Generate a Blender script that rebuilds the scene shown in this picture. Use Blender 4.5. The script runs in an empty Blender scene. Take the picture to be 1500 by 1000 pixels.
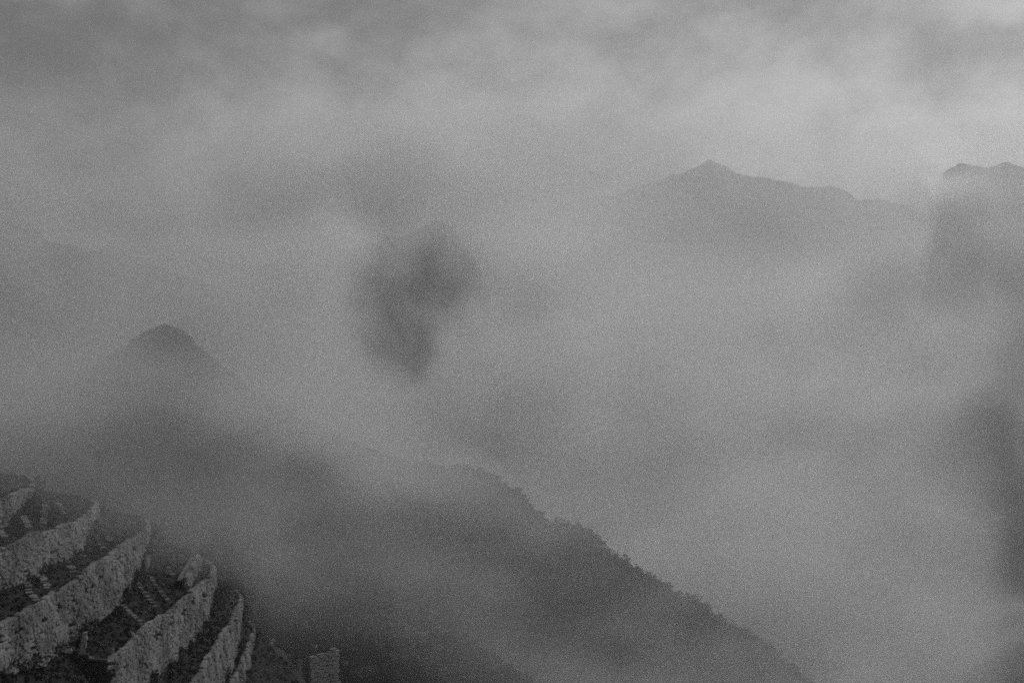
import bpy, math, random
import numpy as np
from mathutils import Vector, Matrix, noise
from mathutils.bvhtree import BVHTree

random.seed(7); RNG = np.random.default_rng(7)
sc = bpy.context.scene
C = sc.collection

# ------------------------------------------------------------------ camera, sky, sun, exposure
FOC = 50 / 36 * 1500            # focal length in units of the 1500 px wide photograph
cam_d = bpy.data.cameras.new('camera'); cam_d.lens = 50; cam_d.sensor_width = 36
cam_d.clip_start = 0.5; cam_d.clip_end = 30000
cam = bpy.data.objects.new('camera', cam_d); C.objects.link(cam)
cam.location = (0, 0, 0); cam.rotation_euler = (math.radians(90), 0, 0)
sc.camera = cam

SUN_AZ, SUN_EL = math.radians(38), math.radians(40)     # azimuth clockwise from +Y (the view direction)
world = bpy.data.worlds.new('World'); sc.world = world; world.use_nodes = True
nt = world.node_tree; nt.nodes.clear()
def N(tree, kind, **kw):
    n = tree.nodes.new(kind)
    for k, v in kw.items():
        if k in n.inputs.keys() if hasattr(n.inputs, 'keys') else False: n.inputs[k].default_value = v
        else: setattr(n, k, v)
    return n
def math_node(tree, op, a, b=None, clamp=False):
    n = tree.nodes.new('ShaderNodeMath'); n.operation = op; n.use_clamp = clamp
    for i, v in enumerate((a, b)):
        if v is None: continue
        if isinstance(v, (int, float)): n.inputs[i].default_value = v
        else: tree.links.new(v, n.inputs[i])
    return n.outputs[0]
def remap(tree, v, a, b, c, d, smooth=True):
    n = tree.nodes.new('ShaderNodeMapRange'); n.interpolation_type = 'SMOOTHSTEP' if smooth else 'LINEAR'
    tree.links.new(v, n.inputs[0])
    for i, q in enumerate((a, b, c, d)): n.inputs[i + 1].default_value = q
    return n.outputs[0]

sky = nt.nodes.new('ShaderNodeTexSky'); sky.sky_type = 'NISHITA'; sky.sun_disc = False
sky.sun_elevation = SUN_EL; sky.sun_rotation = SUN_AZ
sky.air_density = 1.0; sky.dust_density = 0.6; sky.ozone_density = 1.0; sky.altitude = 1500
bw = nt.nodes.new('ShaderNodeRGBToBW'); nt.links.new(sky.outputs[0], bw.inputs[0])
tc = nt.nodes.new('ShaderNodeTexCoord')
mp = nt.nodes.new('ShaderNodeMapping'); mp.inputs['Scale'].default_value = (5.0, 5.0, 8.0)
mp.inputs['Location'].default_value = (32.45, 14.90, 21.32)
mp.inputs['Rotation'].default_value = (math.radians(4), math.radians(-14), math.radians(20))
nt.links.new(tc.outputs['Generated'], mp.inputs['Vector'])
n1 = nt.nodes.new('ShaderNodeTexNoise'); n1.inputs['Scale'].default_value = 1.3
n1.inputs['Detail'].default_value = 5; n1.inputs['Roughness'].default_value = 0.58; n1.inputs['Distortion'].default_value = 0.15
nt.links.new(mp.outputs[0], n1.inputs['Vector'])
cl = remap(nt, n1.outputs[0], 0.33, 0.67, 0.40, 1.45)
cmul = math_node(nt, 'MULTIPLY', bw.outputs[0], cl)
bg = nt.nodes.new('ShaderNodeBackground'); bg.inputs['Strength'].default_value = 0.055
nt.links.new(cmul, bg.inputs['Color'])
wo = nt.nodes.new('ShaderNodeOutputWorld'); nt.links.new(bg.outputs[0], wo.inputs['Surface'])

sun_d = bpy.data.lights.new('sun', 'SUN'); sun_d.energy = 1.5; sun_d.angle = math.radians(14); sun_d.color = (1, 1, 1)
sun = bpy.data.objects.new('sun', sun_d); C.objects.link(sun)
sdir = Vector((math.sin(SUN_AZ) * math.cos(SUN_EL), math.cos(SUN_AZ) * math.cos(SUN_EL), math.sin(SUN_EL)))
sun.rotation_euler = sdir.to_track_quat('Z', 'Y').to_euler()

vs = sc.view_settings
sc.display_settings.display_device = 'sRGB'
vs.view_transform = 'Standard'; vs.look = 'None'; vs.gamma = 1; vs.use_curve_mapping = False
vs.exposure = 0.14
cy = sc.cycles
cy.max_bounces = 7; cy.diffuse_bounces = 2; cy.volume_bounces = 5; cy.transparent_max_bounces = 16
cy.volume_step_rate = 1.0; cy.volume_max_steps = 160
cy.use_denoising = False        # the photograph is grainy: keep the renderer's own fine grain
sc.cycles.filter_width = 1.9
try: cy.sampling_pattern = 'BLUE_NOISE'
except Exception: pass

# ------------------------------------------------------------------ helpers
def P(px, py, d):
    """a point of the place: direction as seen in the photograph, at depth d"""
    return Vector(((px - 750) / FOC * d, d, (500 - py) / FOC * d))
def mesh_obj(name, verts, faces, mat, parent=None, smooth=False):
    me = bpy.data.meshes.new(name)
    me.from_pydata([tuple(v) for v in verts], [], faces)
    if mat: me.materials.append(mat)
    if smooth: me.polygons.foreach_set('use_smooth', [True] * len(me.polygons))
    me.update()
    o = bpy.data.objects.new(name, me); C.objects.link(o)
    if parent: o.parent = parent
    return o
def quads_obj(name, co, nquads, mat, parent=None, smooth=False, per=4):
    """fast mesh: co is (n,3); every `per` vertices make one face"""
    me = bpy.data.meshes.new(name)
    co = np.asarray(co, dtype=np.float32)
    me.vertices.add(len(co)); me.vertices.foreach_set('co', co.ravel())
    me.loops.add(len(co)); me.loops.foreach_set('vertex_index', np.arange(len(co), dtype=np.int32))
    me.polygons.add(nquads); me.polygons.foreach_set('loop_start', np.arange(0, nquads * per, per, dtype=np.int32))
    me.update(calc_edges=True)
    if mat: me.materials.append(mat)
    o = bpy.data.objects.new(name, me); C.objects.link(o)
    if parent: o.parent = parent
    return o
def tag(o, label=None, cat=None, group=None, kind=None):
    if label: o['label'] = label
    if cat: o['category'] = cat
    if group: o['group'] = group
    if kind: o['kind'] = kind
    return o
def fbm(x, y, z=0.0, o=4): return noise.fractal((x, y, z), 1.0, 2.0, o)

def surf_mat(name, base, vary=0.25, scale=3.0, rough=0.95, bump=0.0, detail=6, stretch=(1, 1, 1), coord='Object', spec=0.15):
    m = bpy.data.materials.new(name); m.use_nodes = True; t = m.node_tree
    b = t.nodes['Principled BSDF']; b.inputs['Roughness'].default_value = rough
    b.inputs['Specular IOR Level'].default_value = spec
    tcn = t.nodes.new('ShaderNodeTexCoord'); mpn = t.nodes.new('ShaderNodeMapping'); mpn.inputs['Scale'].default_value = stretch
    t.links.new(tcn.outputs[coord], mpn.inputs[0])
    nn = t.nodes.new('ShaderNodeTexNoise'); nn.inputs['Scale'].default_value = scale; nn.inputs['Detail'].default_value = detail
    nn.inputs['Roughness'].default_value = 0.6
    t.links.new(mpn.outputs[0], nn.inputs['Vector'])
    cr = t.nodes.new('ShaderNodeValToRGB')
    lo, hi = base * (1 - vary), base * (1 + vary)
    cr.color_ramp.elements[0].position = 0.3; cr.color_ramp.elements[1].position = 0.7
    cr.color_ramp.elements[0].color = (lo, lo, lo, 1); cr.color_ramp.elements[1].color = (hi, hi, hi, 1)
    t.links.new(nn.outputs[0], cr.inputs[0])
    col = cr.outputs[0]
    t.links.new(col, b.inputs['Base Color'])
    if bump:
        bp = t.nodes.new('ShaderNodeBump'); bp.inputs['Strength'].default_value = 1; bp.inputs['Distance'].default_value = bump
        t.links.new(nn.outputs[0], bp.inputs['Height']); t.links.new(bp.outputs[0], b.inputs['Normal'])
    return m
def random_tone(m, amount):
    """each object / loose stone gets a slightly different tone"""
    t = m.node_tree; b = t.nodes['Principled BSDF']
    src = b.inputs['Base Color'].links[0].from_socket
    geo = t.nodes.new('ShaderNodeNewGeometry')
    r = remap(t, geo.outputs['Random Per Island'], 0, 1, 1 - amount, 1 + amount, False)
    oi = t.nodes.new('ShaderNodeObjectInfo')
    r2 = remap(t, oi.outputs['Random'], 0, 1, 1 - amount * .4, 1 + amount * .4, False)
    mx = t.nodes.new('ShaderNodeMix'); mx.data_type = 'RGBA'; mx.blend_type = 'MULTIPLY'; mx.inputs[0].default_value = 1
    t.links.new(src, mx.inputs['A']); 
    rr = math_node(t, 'MULTIPLY', r, r2)
    t.links.new(rr, mx.inputs['B']); t.links.new(mx.outputs['Result'], b.inputs['Base Color'])
    return m

M_stone = random_tone(surf_mat('dry_stone', 0.20, 0.30, 1.3, bump=0.02), 0.16)
M_earth = surf_mat('rubble_fill', 0.15, 0.4, 2.0, bump=0.08)
M_grass = surf_mat('terrace_grass', 0.022, 0.35, 1.2, bump=0.12)
M_leaf = random_tone(surf_mat('undergrowth_leaf', 0.042, 0.3, 2.0), 0.25)
def stains(m, scale, lo, hi):
    t = m.node_tree; b = t.nodes['Principled BSDF']; src = b.inputs['Base Color'].links[0].from_socket
    g = t.nodes.new('ShaderNodeNewGeometry'); nn = t.nodes.new('ShaderNodeTexNoise'); nn.inputs['Scale'].default_value = scale; nn.inputs['Detail'].default_value = 5
    nn.inputs['Roughness'].default_value = .65
    t.links.new(g.outputs['Position'], nn.inputs['Vector'])
    mx = t.nodes.new('ShaderNodeMix'); mx.data_type = 'RGBA'; mx.blend_type = 'MULTIPLY'; mx.inputs[0].default_value = 1
    t.links.new(src, mx.inputs['A']); t.links.new(remap(t, nn.outputs[0], .35, .65, lo, hi), mx.inputs['B']); t.links.new(mx.outputs['Result'], b.inputs['Base Color'])
stains(M_stone, .45, .5, 1.15)
M_steps = random_tone(surf_mat('step_stone', 0.19, 0.3, 2.0, bump=0.02), 0.2)
M_bark = surf_mat('bark', 0.05, 0.3, 3.0)
M_crown = random_tone(surf_mat('tree_leaf', 0.07, 0.5, 0.12), 0.5)
M_mount = surf_mat('mountain_side', 0.055, 0.5, 0.02, bump=2.0, detail=8)
M_rock = surf_mat('rock_face', 0.15, 0.5, 0.35, bump=0.4, detail=8, stretch=(1, 1, .4))
M_valley = surf_mat('valley_ground', 0.06, 0.4, 0.01)

# ------------------------------------------------------------------ the valley and the mountains
def grid_obj(name, fn, nu, nv, mat, smooth=True):
    vs_ = [fn(i / (nu - 1), j / (nv - 1)) for i in range(nu) for j in range(nv)]
    fs = [(i * nv + j, (i + 1) * nv + j, (i + 1) * nv + j + 1, i * nv + j + 1) for i in range(nu - 1) for j in range(nv - 1)]
    return mesh_obj(name, vs_, fs, mat, smooth=smooth)
valley = grid_obj('valley_floor', lambda u, v: (-6000 + 12000 * u, -4000 + 12000 * v, -640 + 14 * fbm(u * 9, v * 9)), 70, 70, M_valley)
tag(valley, kind='structure')

def ridge(name, pts, front, back, base, seed, nu=200, nv=44, rough=0.05, crest=0.012, gull=0.10, mat=None, back_drop=None):
    """a mountain: crest through pts (px, py, depth), flanks falling to z=base over `front` metres towards us and `back` metres away"""
    W = [P(*p) for p in pts]
    L = [0]
    for a, b in zip(W, W[1:]): L.append(L[-1] + (b - a).length)
    def crest_at(u):
        s = u * L[-1]
        for i in range(len(W) - 1):
            if s <= L[i + 1] or i == len(W) - 2:
                return W[i].lerp(W[i + 1], (s - L[i]) / max(1e-6, L[i + 1] - L[i]))
    size = L[-1]
    def fn(u, v):
        c = crest_at(u); s = u * size
        vc = round(.45 * (nv - 1)) / (nv - 1); t = (v - vc) / (vc if v < vc else 1 - vc)         # -1 foot in front .. 0 crest .. 1 foot behind
        a = abs(t) ** 0.92
        h = c.z - base
        if t > 0 and back_drop: h = back_drop
        y = c.y + (t * front if t < 0 else t * back)
        z = (c.z - h) + h * (1 - a)
        k = min(1, a * 4)
        g = abs(fbm(s / (size * gull), t * 1.2 + seed, seed, 5))
        z += h * (rough * fbm(s / (size * .3), t * 2, seed + 3, 6) * k - 0.28 * g * k * (1 - a))
        z += h * crest * fbm(s / (size * 0.012), seed, t * 9, 4)
        x = c.x + size * .03 * fbm(s / (size * .2), t * 2 + 7, seed, 3) * k
        return (x, y, z)
    o = grid_obj(name, fn, nu, nv, mat or M_mount)
    tag(o, kind='structure'); return o

far_ridge = ridge('mountain_far', [(430, 430, 2500), (600, 380, 2500), (760, 320, 2480), (860, 291, 2450), (910, 282, 2450), (945, 269, 2450), (985, 257, 2450),
    (1010, 249, 2450), (1040, 233, 2450), (1056, 240, 2450), (1085, 257, 2450), (1130, 262, 2440), (1160, 270, 2430), (1190, 275, 2420), (1215, 271, 2420), (1235, 278, 2420),
    (1255, 291, 2420), (1300, 293, 2400), (1335, 304, 2400), (1370, 321, 2390), (1410, 332, 2380), (1500, 380, 2350), (1700, 440, 2300)], 1000, 900, -640, 3.3, crest=.004, rough=.03)
side_mountain = ridge('mountain_right', [(1130, 1000, 1260), (1230, 800, 1260), (1300, 640, 1260), (1340, 500, 1260), (1366, 380, 1255), (1376, 300, 1250), (1382, 254, 1250), (1402, 238, 1250), (1425, 241, 1240), (1445, 246, 1235), (1472, 238, 1230),
    (1500, 246, 1220), (1540, 225, 1200), (1620, 170, 1180), (1760, 90, 1150), (2000, 60, 1100)], 420, 600, -640, 8.1, crest=.004, rough=.04)
M_horn = surf_mat('horn_rock_and_scrub', 0.085, 0.75, 0.03, bump=2.0, detail=10, stretch=(1, 1, .45))
left_range = ridge('mountain_left_range', [(-700, 60, 1500), (-350, 170, 1500), (-100, 270, 1500), (0, 318, 1500), (70, 352, 1500), (130, 366, 1500), (175, 362, 1500), (215, 384, 1500), (280, 410, 1490), (350, 425, 1480), (430, 470, 1470), (500, 540, 1460), (580, 680, 1450), (650, 900, 1440)],
    420, 600, -640, 31.7, crest=.004, rough=.05, mat=M_horn)
mid_mountain = ridge('mountain_middle', [(400, 1000, 1000), (440, 840, 1000), (465, 680, 1000), (466, 560, 1000), (470, 470, 1000), (484, 405, 1000), (512, 366, 1000), (560, 350, 1000), (606, 338, 1000), (640, 322, 1000), (664, 336, 1000), (682, 362, 1000),
    (700, 384, 1000), (712, 420, 1000), (722, 500, 1000), (735, 620, 1000), (755, 800, 1000), (790, 1000, 1000)], 200, 480, -600, 5.2, crest=.004, rough=.06, mat=M_horn)
M_spur = surf_mat('spur_scrub_and_rock', 0.085, 0.75, 0.045, bump=1.5, detail=10, stretch=(1, 1, .45))
spur = ridge('spur_hill', [(-700, 1000, 700), (-350, 800, 680), (-120, 680, 650), (0, 622, 630), (90, 570, 620), (150, 530, 615), (190, 500, 612), (222, 481, 610), (243, 470, 608), (262, 478, 605), (290, 505, 600), (330, 538, 590),
    (380, 572, 575), (440, 606, 555), (520, 648, 520), (600, 677, 490), (650, 684, 480), (695, 688, 470), (715, 694, 468), (742, 712, 464), (765, 724, 462), (790, 752, 458),
    (810, 768, 456), (855, 774, 452), (874, 786, 450), (884, 806, 448), (920, 820, 446), (932, 834, 444), (962, 848, 442), (986, 864, 440), (1020, 878, 436), (1046, 898, 432), (1076, 914, 430),
    (1112, 938, 426), (1142, 958, 424), (1172, 984, 420), (1260, 1060, 410), (1400, 1200, 400)], 190, 420, -330, 11.7, nu=460, nv=110, rough=.04, crest=.005, gull=.03, mat=M_spur)

# ------------------------------------------------------------------ the terraced hillside
# walls run along the contour; each: list of (y, x), top height, height of the wall
def contour(pts, near=30, wob=0):
    """extend a wall line towards the camera and round the far shoulder of the hill"""
    (y0, x0), (y1, x1) = pts[0], pts[-1]
    sl = (x1 - pts[-2][1]) / (y1 - pts[-2][0])
    out = []
    if near < y0: out = [(near, x0 + .2), ((near + y0) / 2, x0)]
    out += list(pts)
    for dy, dx in ((4, .4), (8, 1.9), (11, 5), (14, 10), (18, 18), (24, 31)):
        out.append((y1 + dy, x1 + sl * dy * .5 - dx * (1 + .25 * math.sin(wob * 2.3 + dy * .1))))
    return [(y, x + .35 * fbm(y * .12, wob * 3.7, 1.0, 3)) for y, x in out]
def resample(pts, n):
    a = np.array(pts, float); d = np.r_[0, np.cumsum(np.hypot(*np.diff(a, axis=0).T))]
    # smooth with dense Catmull-like interpolation
    t = np.linspace(0, d[-1], 400); yy = np.interp(t, d, a[:, 0]); xx = np.interp(t, d, a[:, 1])
    k = np.ones(9) / 9
    for _ in range(2):
        yy = np.convolve(np.r_[[yy[0]] * 4, yy, [yy[-1]] * 4], k, 'valid'); xx = np.convolve(np.r_[[xx[0]] * 4, xx, [xx[-1]] * 4], k, 'valid')
    d = np.r_[0, np.cumsum(np.hypot(np.diff(yy), np.diff(xx)))]
    t = np.linspace(0, d[-1], n)
    return np.c_[np.interp(t, d, xx), np.interp(t, d, yy)]
NS = 150
WALLS = [  # points (y, x) , z top, height
    dict(p=[(70, -31.0), (80, -30.4), (87, -30.8), (91, -31.3)], z=-9.5, h=1.7),
    dict(p=[(66, -28.4), (78, -28.2), (90, -28.0), (95, -28.3)], z=-11.5, h=2.3),
    dict(p=[(60, -25.0), (70, -25.3), (84, -25.8), (97, -26.6), (104, -27.2)], z=-14.0, h=3.1),
    dict(p=[(81.5, -23.45), (90, -23.5), (104, -23.6), (113, -23.9)], z=-18.5, h=3.4),
    dict(p=[(82, -20.7), (96, -21.7), (112, -22.7), (124, -23.9)], z=-23.0, h=2.8),
    dict(p=[(95, -20.6), (118, -22.6), (129, -23.4)], z=-26.8, h=1.5),
    dict(p=[(95, -14.0), (118, -17.6), (132, -20.2), (142, -22.0)], z=-32.0, h=1.2),
]
for i, w in enumerate(WALLS):
    w['c'] = resample(contour(w['p'], near=(81.5 if i == 3 else 34), wob=i), NS)
    w['top'] = np.array([w['z'] + .30 * fbm(x * .21, y * .21, i * 3.1, 4) for x, y in w['c']])
    hb = np.array([w['h'] * (1 + .20 * fbm(x * .15, y * .15, i * 7.7 + 2, 3)) + .40 * fbm(x * .6, y * .6, i, 3) for x, y in w['c']])
    if i == 2:      # lower towards the camera
        hb = np.where(w['c'][:, 1] < 76, hb - (76 - np.maximum(w['c'][:, 1], 68)) * .14, hb)
    ye = w['p'][-1][0]; u_ = np.clip((w['c'][:, 1] - (ye - 7)) / 11, 0, 1); hb = hb * (1 - .82 * u_ * u_ * (3 - 2 * u_))
    w['bot'] = w['top'] - hb
ground_parts = []
def strip(name, A, B, m, mat, amp=.16, seed=0, sag=.0):
    """a field between two lines of 3D points"""
    n = len(A); vs_, fs = [], []
    for i in range(n):
        for j in range(m + 1):
            t = j / m; p = A[i] * (1 - t) + B[i] * t
            e = min(1, t * 5, (1 - t) * 5)
            p = p.copy(); p[2] += amp * e * fbm(p[0] * .5, p[1] * .5, seed, 5) * 1.4 - sag * math.sin(math.pi * t)
            vs_.append(p)
    for i in range(n - 1):
        for j in range(m):
            a = i * (m + 1) + j; fs.append((a, a + 1, a + m + 2, a + m + 1))
    o = mesh_obj(name, vs_, [f[::-1] for f in fs], mat, smooth=True)
    tag(o, kind='structure'); ground_parts.append((vs_, fs)); return o
def line3(w, z, off=0.0):
    c = w['c']; t = np.gradient(c, axis=0); t /= np.linalg.norm(t, axis=1)[:, None]
    nrm = np.c_[t[:, 1], -t[:, 0]]
    return np.c_[c + nrm * off, z]
def cut(line, y0, y1):
    """resample a 3D line to the part y0..y1"""
    s = np.arange(len(line)); k = (line[:, 1] >= y0 - 1e-3) & (line[:, 1] <= y1)
    a = line[k]; u = np.linspace(0, len(a) - 1, NS)
    return np.c_[[np.interp(u, np.arange(len(a)), a[:, q]) for q in range(3)]].T
# hillside above the topmost wall
w0 = WALLS[0]; top0 = line3(w0, w0['top'], -.12)
upper = top0 + np.array([-26.0, 6, 0.6])
strip('hillside_upper', upper, top0, 26, M_grass, .5, 1)
for i in range(len(WALLS) - 1):
    a, b = WALLS[i], WALLS[i + 1]
    A = line3(a, a['bot'] + .02, -.10); B = line3(b, b['top'] + .01, -.14)
    if i == 2: A = cut(A, 81.5, 400); B = cut(B, 81.5, 400)
    if i == 3: A = cut(A, 81.6, 400); B = cut(B, 81.6, 400)
    strip('terrace_field', A, B, 10, M_grass, .16, 10 + i)
# steep bank in front of the stub end of the third field
A = cut(line3(WALLS[2], WALLS[2]['bot'] + .02, -.10), 0, 82.2); B = cut(line3(WALLS[4], WALLS[4]['top'] + .01, -.14), 0, 82.2)
strip('terrace_bank', A, B, 24, M_grass, .35, 31)
# lower hillside, falling away to the valley
wl = WALLS[-1]; lowA = line3(wl, wl['bot'], -.10)
lowB = lowA + np.array([34.0, 6, -52.0])
strip('hillside_lower', lowA, lowB, 50, M_grass, 1.0, 41)
lowC = lowB + np.array([150.0, 40, -330.0])
strip('hillside_foot', lowB, lowC, 40, M_grass, 2.5, 42)

M_slope = surf_mat('rough_slope', 0.042, 0.7, 0.12, bump=.5, detail=10)
shoulder = ridge('hillside_shoulder', [(60, 800, 178), (200, 798, 178), (320, 802, 180), (400, 808, 184), (480, 826, 188), (560, 856, 192), (640, 900, 194), (720, 952, 194), (800, 1010, 192), (880, 1080, 188), (960, 1180, 184)],
    66, 120, -125, 14.3, nu=240, nv=100, rough=.05, crest=.004, gull=.2, mat=M_slope)
SHB = BVHTree.FromPolygons([tuple(v.co) for v in shoulder.data.vertices], [tuple(p.vertices) for p in shoulder.data.polygons])
gv, gf = [], []
for v, f in ground_parts:
    o_ = len(gv); gv += [tuple(q) for q in v]; gf += [tuple(k + o_ for k in q) for q in f]
BVH = BVHTree.FromPolygons(gv, gf)
NEAR = BVH
def on_ground(px, py):
    for dy in (0, 2, -2, 4, -4, 7, -7, 10, -10, 14, -14):
        h = BVH.ray_cast(Vector((0, 0, 0)), P(px, py + dy, 1).normalized())
        if h[0] is not None and (h[0].y < 132 or BVH is not NEAR): return h[0], h[1]
    return None, None

# ------------------------------------------------------------------ dry-stone walls
def stone_template(k):
    r = random.Random(900 + k)
    j = lambda a: r.uniform(-a, a)
    # x along the wall, y outwards, z up; unit box
    back = [(-.5 + j(.05), -.5, -.5 + j(.06)), (.5 + j(.05), -.5, -.5 + j(.06)), (.5 + j(.05), -.5, .5 + j(.06)), (-.5 + j(.05), -.5, .5 + j(.06))]
    mid = [(x + j(.03), .15 + j(.1), z + j(.05)) for x, _, z in back]
    fr = [(x * (.84 + j(.10)) + j(.05), .42 + j(.10), z * (.80 + j(.12)) + j(.05)) for x, _, z in back]
    v = back + mid + fr
    f = [(8, 9, 10, 11)[::-1]]
    for a in (0, 4):
        for q in range(4):
            b = (q + 1) % 4; f.append((a + q, a + 4 + q, a + 4 + b, a + b)[::-1])
    return np.array(v), f
TEMPL = [stone_template(k) for k in range(10)]
TEMPL_ME = []
for v, f in TEMPL:
    me = bpy.data.meshes.new('stone'); me.from_pydata([tuple(q) for q in v], [], [q for q in f]); me.materials.append(M_stone); me.update(); TEMPL_ME.append(me)

def build_wall(name, label, curve, top, bot, singles, slots=(), batter=.10, seed=0, smin=.40, smax=1.25, y_rng=None, flip=False, dens=1.0):
    """curve (n,2) plan line, stones coursed between bot and top; nearest `singles` stones are parts of their own"""
    r = random.Random(seed)
    root = bpy.data.objects.new(name, None); C.objects.link(root)
    mid = len(curve) // 3
    base = Vector((curve[mid][0], curve[mid][1], bot[mid])); root.location = base
    tag(root, label, 'wall', 'dry-stone terrace walls', 'thing')
    d = np.r_[0, np.cumsum(np.hypot(*np.diff(curve, axis=0).T))]
    def at(s):
        x, y = np.interp(s, d, curve[:, 0]), np.interp(s, d, curve[:, 1])
        e = min(.4, d[-1] * .2); s = min(max(s, e), d[-1] - e); x2, y2 = np.interp(s + e, d, curve[:, 0]), np.interp(s + e, d, curve[:, 1]); x1, y1 = np.interp(s - e, d, curve[:, 0]), np.interp(s - e, d, curve[:, 1])
        t = np.array([x2 - x1, y2 - y1]); t /= np.linalg.norm(t)
        n = np.array([t[1], -t[0]])
        return np.array([x, y]), t, n, np.interp(s, d, top), np.interp(s, d, bot)
    # earth core behind the stones
    cv, cf = [], []
    for q in np.linspace(0, d[-1], NS):
        p, t, n, zt, zb = at(q); h = zt - zb
        for z, o in ((zt - .05, -.55), (zt - .05, -.16 - batter * 0), (zb - .5, -.12 + batter * h * .0 + batter * h)):
            cv.append(Vector((*(p + n * o), z)) - base)
    m = 3
    for i in range(NS - 1):
        for jj in range(m - 1): cf.append((i * m + jj, i * m + jj + 1, (i + 1) * m + jj + 1, (i + 1) * m + jj))
    mesh_obj('earth_core', cv, cf, M_earth, root)
    # stones
    H = float(np.max(top - bot)) + .35
    stones = []
    z = -.1 
    while z < H:
        hc = r.uniform(.12, .25); s = r.uniform(0, .3)
        while s < d[-1]:
            ln = (smin + (smax - smin) * r.random() ** 1.6) * (.7 + hc * 1.6); p, t, n, zt, zb = at(s + ln / 2)
            depth = z + hc * .5            # below the top
            s0 = s; s += ln
            if y_rng and not (y_rng[0] < p[1] < y_rng[1]): continue
            wob = .07 * fbm(p[0] * .9, p[1] * .9, seed, 3)
            zc = zt - depth + wob + r.uniform(-.03, .03)
            if zc < zb - .25: continue
            if r.random() < .012: continue
            if any(abs(s0 + ln / 2 - q) < .16 and a < depth < b for q, a, b in slots): continue
            hh = hc * r.uniform(.86, 1.12)
            bulge = .10 * fbm(p[0] * .35 + 9, p[1] * .35, zc * .5, 3)
            out = batter * depth + bulge + r.uniform(-.022, .03)
            stones.append((r.randrange(10), np.array([*(p + n * out), zc]), t, n, ln * .97, .34, hh, r.uniform(-.12, .12)))
        z += hc
    def mat_of(st):
        _, pos, t, n, ln, dp, hh, rot = st
        R = np.array([[t[0] * ln, n[0] * dp, 0], [t[1] * ln, n[1] * dp, 0], [0, 0, hh]])
        c, s_ = math.cos(rot), math.sin(rot); q = np.array([[c * 1, 0, -s_ * hh / ln], [0, 1, 0], [s_ * ln / hh, 0, c]])
        return R @ q, pos
    def seen(st):
        p = st[1]; u = 750 + FOC * p[0] / p[1]; v = 500 - FOC * p[2] / p[1]
        return -4 < u < 1504 and -4 < v < 1004
    order = sorted((i for i, st in enumerate(stones) if seen(st)), key=lambda i: -(stones[i][4] * stones[i][6]) / stones[i][1][1] ** 2)
    pick = set(order[:singles])
    V, F = [], []
    for i, st in enumerate(stones):
        R, pos = mat_of(st); tv, tf = TEMPL[st[0]]
        if i in pick:
            o = bpy.data.objects.new('stone', TEMPL_ME[st[0]]); C.objects.link(o); o.parent = root
            M = Matrix.Identity(4)
            for a in range(3):
                for b in range(3): M[a][b] = R[a][b]
                M[a][3] = pos[a] - base[a]
            o.matrix_local = M
        else:
            k = len(V); V += list(tv @ R.T + pos - np.array(base)); F += [tuple(k + q for q in f) for f in tf]
    o = mesh_obj('stonework', V, F, M_stone, root); o['kind'] = 'stuff'
    return root, len(stones)
WL = ['pale grey dry-stone wall at the left edge, topmost and faintest in the mist',
      'second dry-stone wall from the top, hazy, above the broad broken wall',
      'broad broken dry-stone wall running in from the left edge, brightest at its ragged near end',
      'tall dry-stone wall whose squared near corner meets the dark end wall, with drain slits',
      'tapering dry-stone wall below the tall slit wall, ending in a point in the mist',
      'narrow low dry-stone wall, thin pale sliver right of the tapering wall',
      'lowest faint dry-stone kerb wall on the dark slope']
SING = [40, 90, 300, 280, 150, 40, 0]
YR = [(60 if i != 3 else 81, w['p'][-1][0] + 7) for i, w in enumerate(WALLS)]
n_st = 0
for i, w in enumerate(WALLS[:6]):
    rr = random.Random(50 + i); Ltot = float(np.sum(np.hypot(*np.diff(w['c'], axis=0).T)))
    sl = [(q + rr.uniform(-1, 1), .3 + rr.uniform(0, .4), .85 + rr.uniform(0, .5)) for q in np.arange(1.0, Ltot, 2.6)]
    if i in (0, 1, 5, 6): sl = []
    root, k = build_wall('stone_wall', WL[i], w['c'], w['top'], w['bot'], SING[i], sl, seed=200 + i, y_rng=YR[i]); n_st += k
# the end wall that closes the third field towards us
xe = np.linspace(-26.0, -23.25, 40)
ec = np.c_[xe, np.full(40, 81.5) - .25 * (xe + 23.25) * -.35]
ez = np.interp(xe, [-26, -25.0, -23.25], [-17.45, -17.75, -18.45])
eb = np.interp(xe, [-26, -23.25], [-17.9, -21.7])
M_keep = M_stone
M_moss = random_tone(surf_mat('shade_toned_stone', 0.055, 0.4, 1.5, bump=0.04), 0.3)  # shade of the face turned from the sun, put into the stone colour
def retint(root, mat):
    for ch in root.children:
        if ch.name.startswith('stone'):
            if ch.data.users > 1: ch.data = ch.data.copy()
            ch.data.materials.clear(); ch.data.materials.append(mat)
er, k = build_wall('end_wall', 'dark shade-coloured end wall closing the field beside the tall wall corner', ec, ez, eb, 40, seed=333)
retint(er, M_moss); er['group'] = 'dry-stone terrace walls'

# short wall facing us low on the slope
def short_wall(name, label, a, b, za, zb, h, seed, singles=30):
    c = np.linspace(a, b, 40); t = np.linspace(za, zb, 40)
    return build_wall(name, label, c, t, t - h, singles, seed=seed)

print('stones', n_st)


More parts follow.
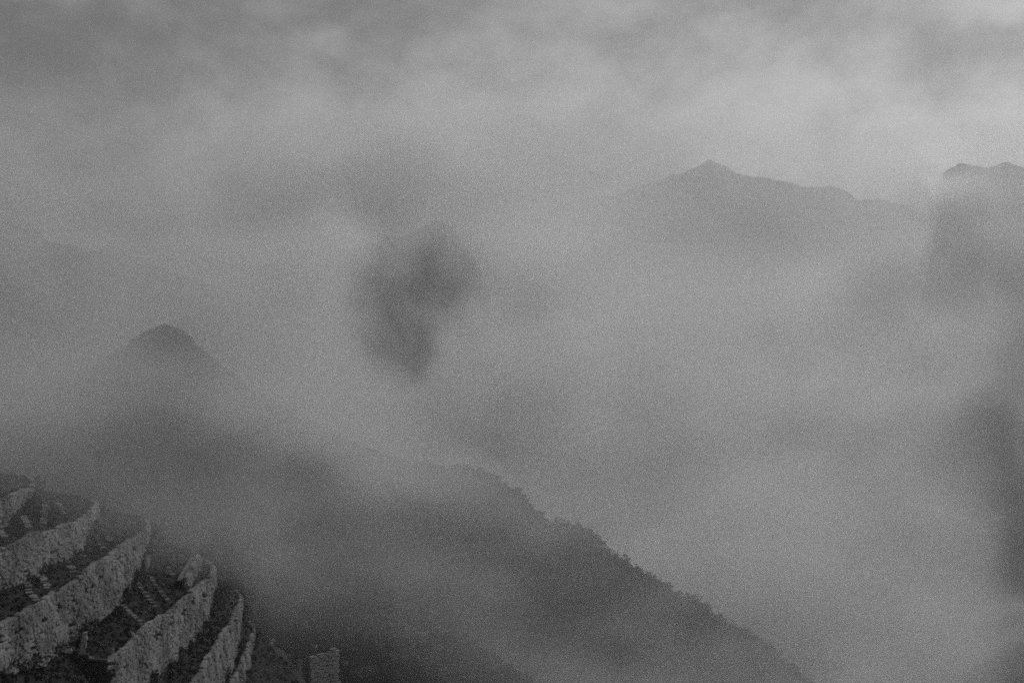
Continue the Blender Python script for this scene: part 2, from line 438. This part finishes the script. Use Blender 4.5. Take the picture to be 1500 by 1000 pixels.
# ------------------------------------------------------------------ stone steps across the fields
def steps(label, a, b, width, group='stone steps across the terraces'):
    (p0, n0), (p1, n1) = on_ground(*a), on_ground(*b)
    if p0 is None or p1 is None: print('no ground', label); return
    L = (p1 - p0).length
    if L > 30: print('odd steps', label, p0, p1); return
    n = max(3, int(L / .42)); V, F = [], []
    dirv = (p1 - p0); dirv.z = 0; dirv.normalize(); side = Vector((dirv.y, -dirv.x, 0))
    r = random.Random(hash(label) % 9999)
    for i in range(n):
        q = p0.lerp(p1, (i + .5) / n)
        h = BVH.ray_cast(q + Vector((0, 0, 3)), Vector((0, 0, -1)))[0]
        if h is None: h = q
        c = h + side * r.uniform(-.06, .06); hw = width * .5 * r.uniform(.85, 1.15); hl = L / n * .5 * 1.04
        k = len(V)
        for dz in (-.25, .11 + r.uniform(-.015, .02)):
            for sx, sy in ((-1, -1), (1, -1), (1, 1), (-1, 1)):
                V.append(c + side * (sx * hw * r.uniform(.9, 1.1)) + dirv * (sy * hl) + Vector((0, 0, dz)) - p1)
        F += [(k + 4, k + 5, k + 6, k + 7)] + [(k + e, k + (e + 1) % 4, k + 4 + (e + 1) % 4, k + 4 + e) for e in range(4)]
    o = mesh_obj('stone_steps', V, F, M_steps); o.location = p1
    tag(o, label, 'steps', group); return o
ORD = ['leftmost', 'second', 'third', 'fourth', 'fifth', 'sixth']
for k, (a, b) in enumerate([((0, 774), (6, 789)), ((34, 757), (42, 775)), ((66, 740), (62, 768)), ((82, 737), (93, 755))]):
    steps('%s line of steps on the field below the faint top wall' % (ORD[k] if not k else ORD[k] + ' from left'), a, b, .38)
for k, (a, b) in enumerate([((31, 848), (54, 884)), ((60, 842), (70, 865)), ((99, 823), (108, 840)), ((116, 806), (124, 817)), ((140, 783), (152, 806)), ((149, 772), (161, 794))]):
    steps('%s flight of steps on the field above the broad broken wall' % (ORD[k] if not k else ORD[k] + ' from left'), a, b, .38)
for k, (a, b) in enumerate([((171, 873), (208, 927)), ((200, 853), (229, 892)), ((214, 842), (245, 882)), ((245, 830), (253, 845))]):
    steps('%s flight of steps on the wide field above the slit wall' % (ORD[k] if not k else ORD[k] + ' from left'), a, b, .34)

# ------------------------------------------------------------------ loose stones, posts and wall remnants
import bmesh
def rock_mesh(name, sx, sy, sz, seed, mat, sub=2, amp=.28):
    bm = bmesh.new(); bmesh.ops.create_icosphere(bm, subdivisions=sub, radius=1)
    for v in bm.verts:
        q = v.co * 1.0
        n = 1 + amp * noise.fractal(q * .9 + Vector((seed * 3.1, seed, 0)), 1, 2, 3) * 1.5
        c = max(abs(q.x), abs(q.y), abs(q.z)); q = q.lerp(q / c, .45) * n
        v.co = Vector((q.x * sx, q.y * sy, (q.z + .55) * sz))
    me = bpy.data.meshes.new(name); bm.to_mesh(me); bm.free(); me.materials.append(mat); return me
def rock(name, label, px, py, w, h, seed, dep=None, mat=None, cat='stone', group=None, lean=0.0):
    p, _ = on_ground(px, py)
    if p is None: print('no ground', label); return
    k = p.y / FOC
    o = bpy.data.objects.new(name, rock_mesh(name, w * k * .5, (dep or w * .8) * k * .5, h * k * .62, seed, mat or M_steps))
    C.objects.link(o); o.location = p - Vector((0, 0, .05)); o.rotation_euler = (0, lean, random.uniform(-.4, .4))
    tag(o, label, cat, group); return o
M_post = surf_mat('weathered_pale_stone', 0.42, 0.25, 3.0, bump=.02)
def standing_stone(label, px, py, w, h, lean=0.1, taper=.7, split=True):
    p, _ = on_ground(px, py); k = p.y / FOC; W, H, D = w * k, h * k, w * k * .8
    root = bpy.data.objects.new('standing_stone', None); C.objects.link(root); root.location = p; root.rotation_euler = (0, lean, .2)
    def block(x0, x1, z0, z1, seed, nm):
        r = random.Random(seed); V, F, n = [], [], 7
        for i in range(n):
            t = i / (n - 1); s = 1 - (1 - taper) * t
            for a, b in ((x0, -.5), (x1, -.5), (x1, .5), (x0, .5)):
                V.append(((a * s + r.uniform(-.05, .05)) * W, (b * s + r.uniform(-.06, .06)) * D, (z0 + (z1 - z0) * t + (r.uniform(-.06, .06) if i == n - 1 else 0)) * H))
        for i in range(n - 1):
            for q in range(4): F.append((i * 4 + q, i * 4 + (q + 1) % 4, i * 4 + 4 + (q + 1) % 4, i * 4 + 4 + q))
        F.append(tuple(range(n * 4 - 4, n * 4)))
        mesh_obj(nm, V, F, M_post, root)
    if split: block(-.5, .22, -.1, .98, 3, 'upright'); block(.26, .52, -.1, .60, 4, 'side_slab'); block(-.15, .5, .62, 1.05, 5, 'cap_stone')
    else: block(-.5, .5, -.1, 1, 6, 'upright')
    tag(root, label, 'stone'); return root
standing_stone('pale upright stone pillar standing on the dark end wall', 121, 957, 9, 27, .12)
rock('boulder', 'pale wedge-shaped boulder left of the upright stone pillar', 98, 956, 14, 11, 4, lean=.3, mat=M_post)
rock('boulder', 'tiny pale stone left of the wedge-shaped boulder', 82, 955, 8, 4, 5)
rock('boulder', 'pale stone block perched on the near corner of the slit wall', 163, 960, 8, 13, 6)
rock('boulder', 'small pale stone on the rim of the slit wall beside the steps', 193, 936, 7, 10, 7)
rock('boulder', 'bright little stone glinting on the far end of the wide dark field', 302, 848, 5, 5, 8, mat=M_post)
rock('boulder', 'small pale stone at the misty far end of the broad broken wall', 240, 816, 5, 6, 9)
rock('wall_remnant', 'upright pale wall remnant just beyond the broad broken wall', 215, 828, 6, 16, 10, dep=14, cat='wall remnant')
rock('wall_remnant', 'squat pale wall remnant at the foot of the broad broken wall', 198, 846, 15, 15, 11, dep=10, cat='wall remnant')
rock('boulder', 'pale stone at the foot of the broad wall above the dark field', 124, 894, 8, 12, 12)
for k, (x, y, l) in enumerate([(365, 893, 'left'), (373, 896, 'right')]):
    BVH = SHB; p, _ = on_ground(x, y)
    if p is not None:
        standing_stone('%s one of two small pale stakes beside the point of the tapering wall' % l, x, y, 2.2, 11, -.08, .8, False)
BVH = NEAR
# short wall sections on the fields
def wall_section(label, a, b, hpx, seed, singles=20, width_back=True):
    p0, p1 = on_ground(*a)[0], on_ground(*b)[0]
    if p0 is None or p1 is None: print('no ground', label); return
    n = 24; c = np.array([[p0.x + (p1.x - p0.x) * t, p0.y + (p1.y - p0.y) * t] for t in np.linspace(0, 1, n)])
    bz = []
    for x, y in c:
        h = BVH.ray_cast(Vector((x, y, 60)), Vector((0, 0, -1)))[0]; bz.append(h.z if h else p0.z)
    bz = np.array(bz); hh = hpx[0] + (hpx[1] - hpx[0]) * np.linspace(0, 1, n)
    print(label, p0, p1)
    return build_wall('stone_wall', label, c, bz + hh * p0.y / FOC, bz - .1, singles, seed=seed)
wall_section('short hazy wall section on the field above the point of the slit wall', (270, 866), (290, 832), (16, 19), 71)
BVH = SHB
bw_, _ = wall_section('broad pale wall low on the dark slope at the bottom edge', (452, 1006), (492, 1000), (46, 54), 72, 60); retint(bw_, M_post)
wall_section('thin pale wall end left of the broad low wall at the bottom edge', (434, 1004), (438, 1003), (40, 36), 73, 10)
wall_section('faint broken wall stub between the tapering wall and the broad low wall', (388, 962), (398, 955), (14, 20), 74, 6)
wall_section('long low broken wall right of the broad low wall', (512, 990), (552, 978), (8, 5), 75, 10)
wall_section('faint crumbling wall below the long pale stair', (690, 984), (716, 972), (9, 6), 76, 10)
wall_section('faint crumbling wall in the middle of the dark slope', (590, 920), (622, 932), (8, 5), 77, 10)
for k, (a_, b_, hh_, l_) in enumerate([((420, 905), (446, 915), (5, 4), 'faint wall line high on the dark slope, above the thin wall end'), ((560, 985), (592, 968), (7, 5), 'slanting wall line at the bottom edge right of the faint path'),
        ((640, 990), (664, 978), (7, 5), 'short wall line at the bottom edge in the middle of the slope'), ((752, 998), (774, 992), (7, 5), 'rightmost wall line at the bottom edge of the dark slope'), ((640, 922), (668, 938), (5, 4), 'faint wall line just above the long pale stair')]):
    wall_section(l_, a_, b_, hh_, 90 + k, 6)
rock('boulder', 'pale stone on the slope left of the broad low wall', 396, 952, 8, 16, 21, dep=20)
rock('boulder', 'small pale stone right of the broad low wall', 505, 973, 8, 7, 22)
rock('boulder', 'rounded stone at the top left corner of the broad low wall', 461, 949, 9, 7, 23)

BVH = NEAR
# ------------------------------------------------------------------ undergrowth on the terraces
def leaves(centers, radii, count, size, seed, flat=.6):
    """leaf quads spread through little clumps"""
    r = np.random.default_rng(seed)
    c = np.repeat(np.asarray(centers), count, 0); rad = np.repeat(np.asarray(radii), count)[:, None]
    d = r.normal(size=c.shape); d /= np.linalg.norm(d, axis=1)[:, None]; d *= r.random((len(c), 1)) ** .45
    d[:, 2] = np.abs(d[:, 2]) * flat * 1.6 - .1
    p = c + d * rad
    u = r.normal(size=p.shape); u /= np.linalg.norm(u, axis=1)[:, None]
    v = np.cross(u, r.normal(size=p.shape)); v /= np.linalg.norm(v, axis=1)[:, None]
    s = size * r.uniform(.5, 1.4, (len(p), 1)); w = s * r.uniform(.35, .7, (len(p), 1))
    return np.stack([p - u * s, p + v * w, p + u * s, p - v * w], 1).reshape(-1, 3)
cen, rad = [], []
for i, w in enumerate(WALLS):
    n_ = len(w['c']); ft = line3(w, w['bot'] + .02, .22 + w['h'] * .1); tp = line3(w, w['top'], -.25)
    for q in range(520):
        j = RNG.integers(0, n_ - 1); t = RNG.random()
        f = fbm(ft[j][0] * .3, ft[j][1] * .3, i * 5.0, 3)
        if f > -.05: cen.append(ft[j] * (1 - t) + ft[j + 1] * t + RNG.normal(0, .08, 3)); rad.append(RNG.uniform(.18, .42) * (1 + 1.8 * max(0, f)))
    for q in range(260):
        j = RNG.integers(0, n_ - 1); t = RNG.random(); cen.append(tp[j] * (1 - t) + tp[j + 1] * t); rad.append(RNG.uniform(.08, .22))
nb = len(cen)
gva = np.array(gv)
vis = gva[(gva[:, 1] < 140) & (gva[:, 1] > 60) & (gva[:, 2] > -60)]
for q in RNG.integers(0, len(vis), 15000): cen.append(vis[q] + RNG.normal(0, .35, 3) * [1, 1, 0]); rad.append(RNG.uniform(.08, .22))
for k in range(nb, len(cen)):
    h = BVH.ray_cast(Vector((cen[k][0], cen[k][1], cen[k][2] + 1.2)), Vector((0, 0, -1)))[0]
    if h: cen[k] = np.array(h)
sh = np.array([tuple(v.co) for v in shoulder.data.vertices]); sh = sh[(sh[:, 2] > -75) & (sh[:, 1] < 200)]
for q in RNG.integers(0, len(sh), 2600):
    if fbm(sh[q][0] * .08, sh[q][1] * .08, 3.3, 3) > -.1: cen.append(sh[q] + RNG.normal(0, .8, 3) * [1, 1, 0]); rad.append(RNG.uniform(.3, 1.0))
q = leaves(cen, rad, 12, .10, 5)
o = quads_obj('undergrowth', q, len(q) // 4, M_leaf); tag(o, 'dark grass and weeds growing over the terraces', 'undergrowth', kind='stuff')

# ------------------------------------------------------------------ woods and crags on the spur
sp_v = np.empty(len(spur.data.vertices) * 3); spur.data.vertices.foreach_get('co', sp_v); sp_v = sp_v.reshape(-1, 3)
SB = BVHTree.FromPolygons([tuple(v) for v in sp_v], [tuple(p.vertices) for p in spur.data.polygons])
def on_spur(px, py):
    return SB.ray_cast(Vector((0, 0, 0)), P(px, py, 1).normalized())[0]
cen, rad = [], []
rs = random.Random(3)
for _ in range(9000):
    px, py = rs.uniform(560, 1200), rs.uniform(680, 1010); p = on_spur(px, py)
    if p is None: continue
    if fbm(p.x * .03, p.z * .03, 4.0, 3) + rs.uniform(-.25, .25) < -.02: continue
    cen.append(np.array(p) + [0, 0, .3]); rad.append(rs.uniform(.6, 1.7))
crest_px = [(655, 686), (680, 688), (700, 690), (722, 699), (748, 716), (772, 732), (795, 757), (820, 770), (842, 773), (862, 779), (880, 797), (900, 813), (925, 826), (945, 841), (972, 855), (1003, 871), (1030, 887), (1060, 905), (1092, 926), (1125, 948), (1155, 970)]
for px, py in crest_px:
    for _ in range(4):
        x = px + rs.uniform(-14, 14); p = None
        for dy in range(-14, 40, 2):
            p = on_spur(x, py + dy)
            if p is not None: break
        if p is not None: cen.append(np.array(p) + [0, 0, .4]); rad.append(rs.uniform(.5, 1.3))
print('spur clumps', len(cen))
q = leaves(cen, rad, 22, .36, 8, .75)
o = quads_obj('woodland', q, len(q) // 4, M_crown); tag(o, 'scrubby woodland covering the misty spur', 'woodland', kind='stuff')
def tree(label, px, py, hgt, seed, wid=.42):
    p = None
    for dy in range(-20, 40, 2):
        p = on_spur(px, py + dy)
        if p is not None: break
    if p is None: print('no spur', label); return
    r = random.Random(seed)
    root = bpy.data.objects.new('tree', None); C.objects.link(root); root.location = p - Vector((0, 0, .3))
    V, F = [], []
    def limb(a, b, ra, rb):
        d = (b - a).normalized(); s_ = d.orthogonal().normalized(); t_ = d.cross(s_); k = len(V)
        for c, rr_ in ((a, ra), (b, rb)):
            for e in range(6): V.append(c + (s_ * math.cos(e * math.pi / 3) + t_ * math.sin(e * math.pi / 3)) * rr_)
        for e in range(6): F.append((k + e, k + (e + 1) % 6, k + 6 + (e + 1) % 6, k + 6 + e))
    top = Vector((r.uniform(-.2, .2), r.uniform(-.2, .2), hgt * .8)); limb(Vector((0, 0, -.2)), top, hgt * .035, hgt * .012)
    cc, cr = [], []
    for e in range(9):
        z = hgt * r.uniform(.35, .85); an = r.uniform(0, 6.28); ln = hgt * wid * r.uniform(.4, .8) * (1.2 - z / hgt * .6)
        en = Vector((math.cos(an) * ln, math.sin(an) * ln, z + hgt * .08)); limb(Vector((0, 0, z * .8)), en, hgt * .014, hgt * .006)
        cc.append(np.array(en)); cr.append(hgt * r.uniform(.12, .2))
    cc.append(np.array(top) + [0, 0, hgt * .05]); cr.append(hgt * .16)
    mesh_obj('trunk', V, F, M_bark, root)
    q = leaves(cc, cr, 46, hgt * .035, seed, .7)
    quads_obj('crown', q, len(q) // 4, M_crown, root)
    tag(root, label, 'tree', 'trees along the crest of the spur'); return root
for k, (px, py, h, l) in enumerate([(716, 694, 3.4, 'highest rounded tree on the misty spur crest'), (846, 773, 3.2, 'left of two crowns on the flat shoulder of the spur'), (866, 780, 4.4, 'right, taller crown on the flat shoulder of the spur, above the notch'),
        (893, 809, 3.4, 'small tree in the notch just below the spur shoulder'), (916, 819, 4.2, 'tree on the square step below the notch in the crest'), (934, 834, 2.8, 'pointed little tree below the square step in the crest'),
        (985, 862, 3.0, 'lone tree midway down the sloping crest'), (1024, 882, 4.0, 'bushy tree near the lower end of the crest'), (1072, 912, 3.2, 'lowest tree on the crest before it melts into mist')]):
    tree(l, px, py, h * .62, 60 + k, .7)
def crag(label, px, py, w, h, seed):
    p = on_spur(px, py)
    if p is None: print('no spur', label); return
    k = p.y / FOC
    o = bpy.data.objects.new('rock_outcrop', rock_mesh('rock_outcrop', w * k * .5, 1.6, h * k * .62, seed, M_rock, 3, .85)); C.objects.link(o)
    o.location = p + Vector((0, .2, -h * k * .2)); tag(o, label, 'rock outcrop', 'rock outcrops on the spur')
for k, (px, py, w, h, l) in enumerate([(862, 872, 20, 26, 'tall pale crag under the flat shoulder of the spur'), (848, 852, 11, 15, 'narrow crag left of the tall pale crag'), (885, 862, 12, 17, 'narrow crag right of the tall pale crag'),
        (826, 912, 20, 12, 'low pale crag below and left of the tall crag'), (708, 752, 16, 6, 'faint flat ledge high on the spur'), (805, 918, 6, 14, 'small upright rock beside the low pale crag'), (785, 970, 10, 16, 'slim pale rock near the bottom edge of the spur')]):
    crag(l, px, py, w, h, 80 + k)
rk = random.Random(12)
for k in range(15):
    px = rk.uniform(660, 1110); cy_ = float(np.interp(px, [c[0] for c in crest_px], [c[1] for c in crest_px]))
    py = cy_ + (rk.uniform(-2, 6) if k < 9 else rk.uniform(15, 130))
    if py < 990: crag('small grey rock outcrop jutting from the scrub of the misty spur', px, py + 4, rk.uniform(8, 22), rk.uniform(5, 11), 120 + k)
def spur_steps(label, a, b, width):
    global BVH
    keep = BVH; BVH = SHB
    o = None
    p0, p1 = on_ground(*a)[0], on_ground(*b)[0]
    if p0 is not None and p1 is not None and (p1 - p0).length < 60:
        n = 24; V, F = [], []
        side = Vector((1, .2, 0)).normalized()
        for i in range(n + 1):
            px, py = a[0] + (b[0] - a[0]) * i / n, a[1] + (b[1] - a[1]) * i / n; q = on_ground(px, py)[0] or p0.lerp(p1, i / n)
            q = q + Vector((.5 * width * math.sin(i * 2.1) + .3 * width * math.sin(i * 5.3), -.2, .2 - (.6 if i % 5 == 3 else 0))) - p1; V += [q - side * width * .5, q + side * width * .5, q + side * width * .5 + Vector((0, .8, -.9)), q - side * width * .5 + Vector((0, .8, -.9))]
        for i in range(n):
            for e in range(4): F.append((i * 4 + e, i * 4 + (e + 1) % 4, i * 4 + 4 + (e + 1) % 4, i * 4 + 4 + e))
        o = mesh_obj('stone_steps', V, F, M_steps); o.location = p1; tag(o, label, 'steps')
    else: print('no spur steps', label, p0, p1)
    BVH = keep; return o
spur_steps('long pale stair climbing the dark slope below the spur', (704, 950), (738, 992), .32)
spur_steps('faint pale path running down the slope right of the broad low wall', (512, 872), (566, 962), .22)
spur_steps('short pale stair beside the top of the long one', (722, 960), (714, 972), .28)

# ------------------------------------------------------------------ haze
def box(name, lo, hi, mat):
    v = [(x, y, z) for x in (lo[0], hi[0]) for y in (lo[1], hi[1]) for z in (lo[2], hi[2])]
    f = [(0, 1, 3, 2), (4, 6, 7, 5), (0, 4, 5, 1), (2, 3, 7, 6), (0, 2, 6, 4), (1, 5, 7, 3)]
    return mesh_obj(name, v, f, mat)
def vol_mat(name, density, aniso=0.70):
    m = bpy.data.materials.new(name); m.use_nodes = True; t = m.node_tree; t.nodes.clear()
    out = t.nodes.new('ShaderNodeOutputMaterial'); pv = t.nodes.new('ShaderNodeVolumePrincipled')
    pv.inputs['Color'].default_value = (.97, .97, .97, 1); pv.inputs['Density'].default_value = density
    pv.inputs['Anisotropy'].default_value = aniso
    t.links.new(pv.outputs[0], out.inputs['Volume'])
    return m, t, pv
HM, _, _ = vol_mat('haze_air', 0.00035)
haze = box('haze', (-6100, -4100, -670), (6100, 8100, 345), HM)
tag(haze, 'thin grey haze filling the whole valley', 'haze', kind='stuff')

def G(x, y, cx, cy, rx, ry, rot=0.0):
    c, s_ = math.cos(rot), math.sin(rot); dx, dy = x - cx, y - cy
    u, v = (dx * c + dy * s_) / rx, (-dx * s_ + dy * c) / ry
    return math.exp(-(u * u + v * v))
def S(x, a, b):
    t = min(1, max(0, (x - a) / (b - a))); return t * t * (3 - 2 * t)
def mist(label, d, xr, yr, tau, density, nx=120, nz=90, seed=0.0, rough=.35, nsc=180.0, wav=20.0):
    """a bank of mist: one closed body of even air, thick in its middle and thinning to nothing at its ragged edge.
    tau(px, py) gives how thick it is there; px, py only name a place on the bank's own plane at depth d"""
    k = d / FOC; ix = np.linspace(xr[0], xr[1], nx); iz = np.linspace(yr[0], yr[1], nz)
    T = np.zeros((nx, nz)); Yc = np.zeros((nx, nz))
    for i, px in enumerate(ix):
        for j, py in enumerate(iz):
            wx = 70 * fbm(px / 260, py / 260, seed + 3, 4); wy = 50 * fbm(px / 260, py / 260, seed + 9, 4)
            e = S(px, xr[0], xr[0] + (xr[1] - xr[0]) * .06) * S(-px, -xr[1], -xr[1] + (xr[1] - xr[0]) * .06) * S(py, yr[0], yr[0] + (yr[1] - yr[0]) * .10) * S(-py, -yr[1], -yr[1] + (yr[1] - yr[0]) * .10)
            n = 1 + rough * 1.6 * fbm(px / nsc, py / (nsc * .62), seed, 5)
            T[i, j] = max(0, tau(px + wx * .5, py + wy * .5) * n - .015) * e / density
            Yc[i, j] = d + wav * fbm(px / 300, py / 200, seed + 5, 3)
    vid = {}; V, F = [], []
    def vert(i, j, side):
        key = (i, j, side if T[i, j] > 1e-4 else 0)
        if key not in vid:
            y = Yc[i, j] + side * T[i, j] * .5
            vid[key] = len(V); V.append(((ix[i] - 750) * k, y, (500 - iz[j]) * k))
        return vid[key]
    for i in range(nx - 1):
        for j in range(nz - 1):
            cs = ((i, j), (i + 1, j), (i + 1, j + 1), (i, j + 1))
            if max(T[c] for c in cs) <= 1e-4: continue
            for tri in ((0, 1, 2), (0, 2, 3)):
                tc_ = [cs[q] for q in tri]
                if max(T[c] for c in tc_) <= 1e-4: continue
                F.append(tuple(vert(*c, -1) for c in tc_)[::-1]); F.append(tuple(vert(*c, 1) for c in tc_))
    m, _, _ = vol_mat('mist_air', density)
    o = mesh_obj('mist_bank', V, F, m); tag(o, label, 'mist', 'banks of mist', 'stuff'); return o

GAP = [(515, 400), (545, 372), (590, 380), (618, 362), (640, 345), (662, 378), (694, 388), (704, 418), (676, 462), (650, 482), (640, 505), (618, 548), (588, 560), (555, 532), (540, 492), (516, 455)]
def hole(x, y):
    """the torn gap in the mist through which the dark horn shows"""
    ins, dmin = False, 1e9
    for (x0, y0), (x1, y1) in zip(GAP, GAP[1:] + GAP[:1]):
        if (y0 > y) != (y1 > y) and x < (x1 - x0) * (y - y0) / (y1 - y0) + x0: ins = not ins
        t = max(0, min(1, ((x - x0) * (x1 - x0) + (y - y0) * (y1 - y0)) / ((x1 - x0) ** 2 + (y1 - y0) ** 2)))
        dmin = min(dmin, math.hypot(x - x0 - t * (x1 - x0), y - y0 - t * (y1 - y0)))
    d = (dmin if ins else -dmin) + 16 * fbm(x / 60, y / 60, 2.2, 4)
    right = S(x - (y - 450) * -.55, 610, 690)
    w = 56 - 32 * right
    return min(1, (.74 + .24 * fbm(x / 70, y / 90, 5.5, 4)) * S(d, -w, w) + .12 * G(x, y, 600, 400, 130, 120))
def valley(x, y):
    t0 = (1.5 * S(y, 330, 580) * S(x, 640, 900) * (1 - .75 * S(x, 1280, 1500) * S(-y, -1100, -760))
        + 1.5 * G(x, y, 800, 330, 150, 170) + (1.5 - .8 * S(-x, -450, -300)) * S(-x, -820, -560) * S(y, 60, 300) + 1.6 * G(x, y, 615, 330, 140, 48) + .4 * G(x, y, 730, 580, 130, 150) + .9 * G(x, y, 500, 520, 80, 150))
    h = hole(x, y)
    return max(0, -math.log(math.exp(-t0) * (1 - h) + .93 * h + 1e-4))
mist('mist wrapped round the horn in the middle distance', 870, (150, 1150), (100, 1150),
     lambda x, y: -math.log(math.exp(-2.0) * (1 - hole(x, y)) + .95 * hole(x, y) + 1e-4) * S(x, 300, 470) * S(-x, -930, -740) * S(y, 200, 330), .06, 130, 110, 17.7, wav=25, rough=.2)
mist('mist drifting before the soft triangular peak at the left', 470, (-500, 760), (330, 860),
     lambda x, y: (lambda dy: 1.0 * math.exp(-(dy / (110 if dy < 0 else 75)) ** 2))(y - float(np.interp(x, [-700, 0, 130, 243, 340, 440, 600, 700], [900, 590, 552, 528, 560, 606, 677, 690]))) * (1 - .52 * G(x, y, 240, 508, 115, 60)) * S(-x, -680, -520), .06, 130, 80, 19.4, wav=12)
mist('mist lying along the dim range behind the left peak', 1230, (-450, 800), (80, 700),
     lambda x, y: (lambda dy: 1.5 * math.exp(-(dy / (90 if dy < 0 else 75)) ** 2) + .25 * S(dy, -60, 60))(y - float(np.interp(x, [-400, 0, 175, 350, 500, 600], [150, 318, 364, 425, 540, 700]))) * S(-x, -700, -520), .05, 120, 70, 23.9, wav=25)
mist('pale mist filling the valley behind the wooded spur', 720, (-500, 2000), (-120, 1300),
     valley, .045, 280, 150, 1.7, wav=45, rough=.22)
mist('far mist hiding the foot of the distant ridge', 1650, (300, 1750), (150, 900),
     lambda x, y: .75 + 1.0 * S(y, 320, 480), .008, 90, 60, 5.5, wav=60)
def wisp(x, y):
    cr = float(np.interp(x, [-700, 0, 130, 243, 340, 440, 600, 700], [900, 590, 552, 528, 560, 606, 677, 690]))
    dy = y - cr
    a = 1.1 * math.exp(-(dy / (125 if dy < 0 else 70)) ** 2) * (1 - .52 * G(x, y, 240, 508, 115, 60)) + .10 * S(dy, -60, 60)
    return (a * S(-x, -760, -520) * S(-y, -900, -740) + .35 * G(x, y, 650, 755, 120, 75) + .6 * G(x, y, 655, 686, 75, 36) + .5 * G(x, y, 540, 645, 110, 45, .4) + (.46 + .6 * S(x, 800, 1120)) * S(x, 560, 760) * S(y, 620, 760)) * (1 - .6 * G(x, y, 505, 785, 110, 50))
mist('low wisps of mist drifting over the hollow behind the terraces', 300, (-900, 1500), (300, 1150), wisp, .06, 200, 110, 4.2, wav=10)
mist('mist lapping against the flank of the right-hand mountain', 1010, (950, 1800), (90, 1150),
     lambda x, y: 1.0 * S(x, 1360, 1420) * S(y, 170, 235) + 3.0 * S(y, float(np.interp(x, [1318, 1350], [345, 236])), float(np.interp(x, [1318, 1350], [430, 290]))) * S(x, 1100, 1330) * (1 - .9 * S(x, 1376 + 22 * math.exp(-((y - 292) / 26) ** 2), 1468 + .10 * max(0, y - 300))), .09, 130, 110, 15.1, wav=20)
mist('thin veil of mist over the upper terraces', 62, (-300, 420), (560, 900),
     lambda x, y: .2 * S(-y, -900, -720), .02, 60, 40, 9.3, wav=2)
def brow(x, y):
    cr = float(np.interp(x, [200, 320, 400, 480, 560, 640, 720, 800, 880, 960], [798, 802, 808, 826, 856, 900, 952, 1010, 1080, 1180])); dy = y - cr
    return S(x, 330, 430) * S(-x, -1000, -800) * (.42 * math.exp(-(max(dy, 0) / 95) ** 2) * S(dy, -170, -20) + .03) * (1 - .7 * G(x, y, 505, 785, 120, 50))
mist('thin mist smoking off the brow of the dark slope', 140, (200, 1100), (560, 1200), brow, .05, 110, 90, 21.3, wav=4, rough=.3, nsc=120)
mist('mist creeping round the far end of the terraces', 93, (-60, 1050), (560, 1160),
     lambda x, y: .42 * S((x - 60) * .50 - (y - 745), -60, 120) * S(y, 600, 740) * (.25 + .75 * S(-y, -900, -780)) * S(-x, -700, -480), .03, 90, 70, 12.3, wav=3)
mist('small bright cloud clinging to the left edge of the right-hand mountain', 1080, (1240, 1560), (200, 390),
     lambda x, y: 2.4 * G(x, y, 1385, 290, 42, 28, .5) + 2.0 * G(x, y, 1355, 280, 36, 26), .06, 70, 50, 6.1, nsc=70, wav=8)
mist('small bright cloud at the left edge of the picture', 540, (-220, 200), (180, 430),
     lambda x, y: 3.2 * G(x, y, 5, 305, 64, 46), .1, 70, 50, 8.1, nsc=90, wav=8)
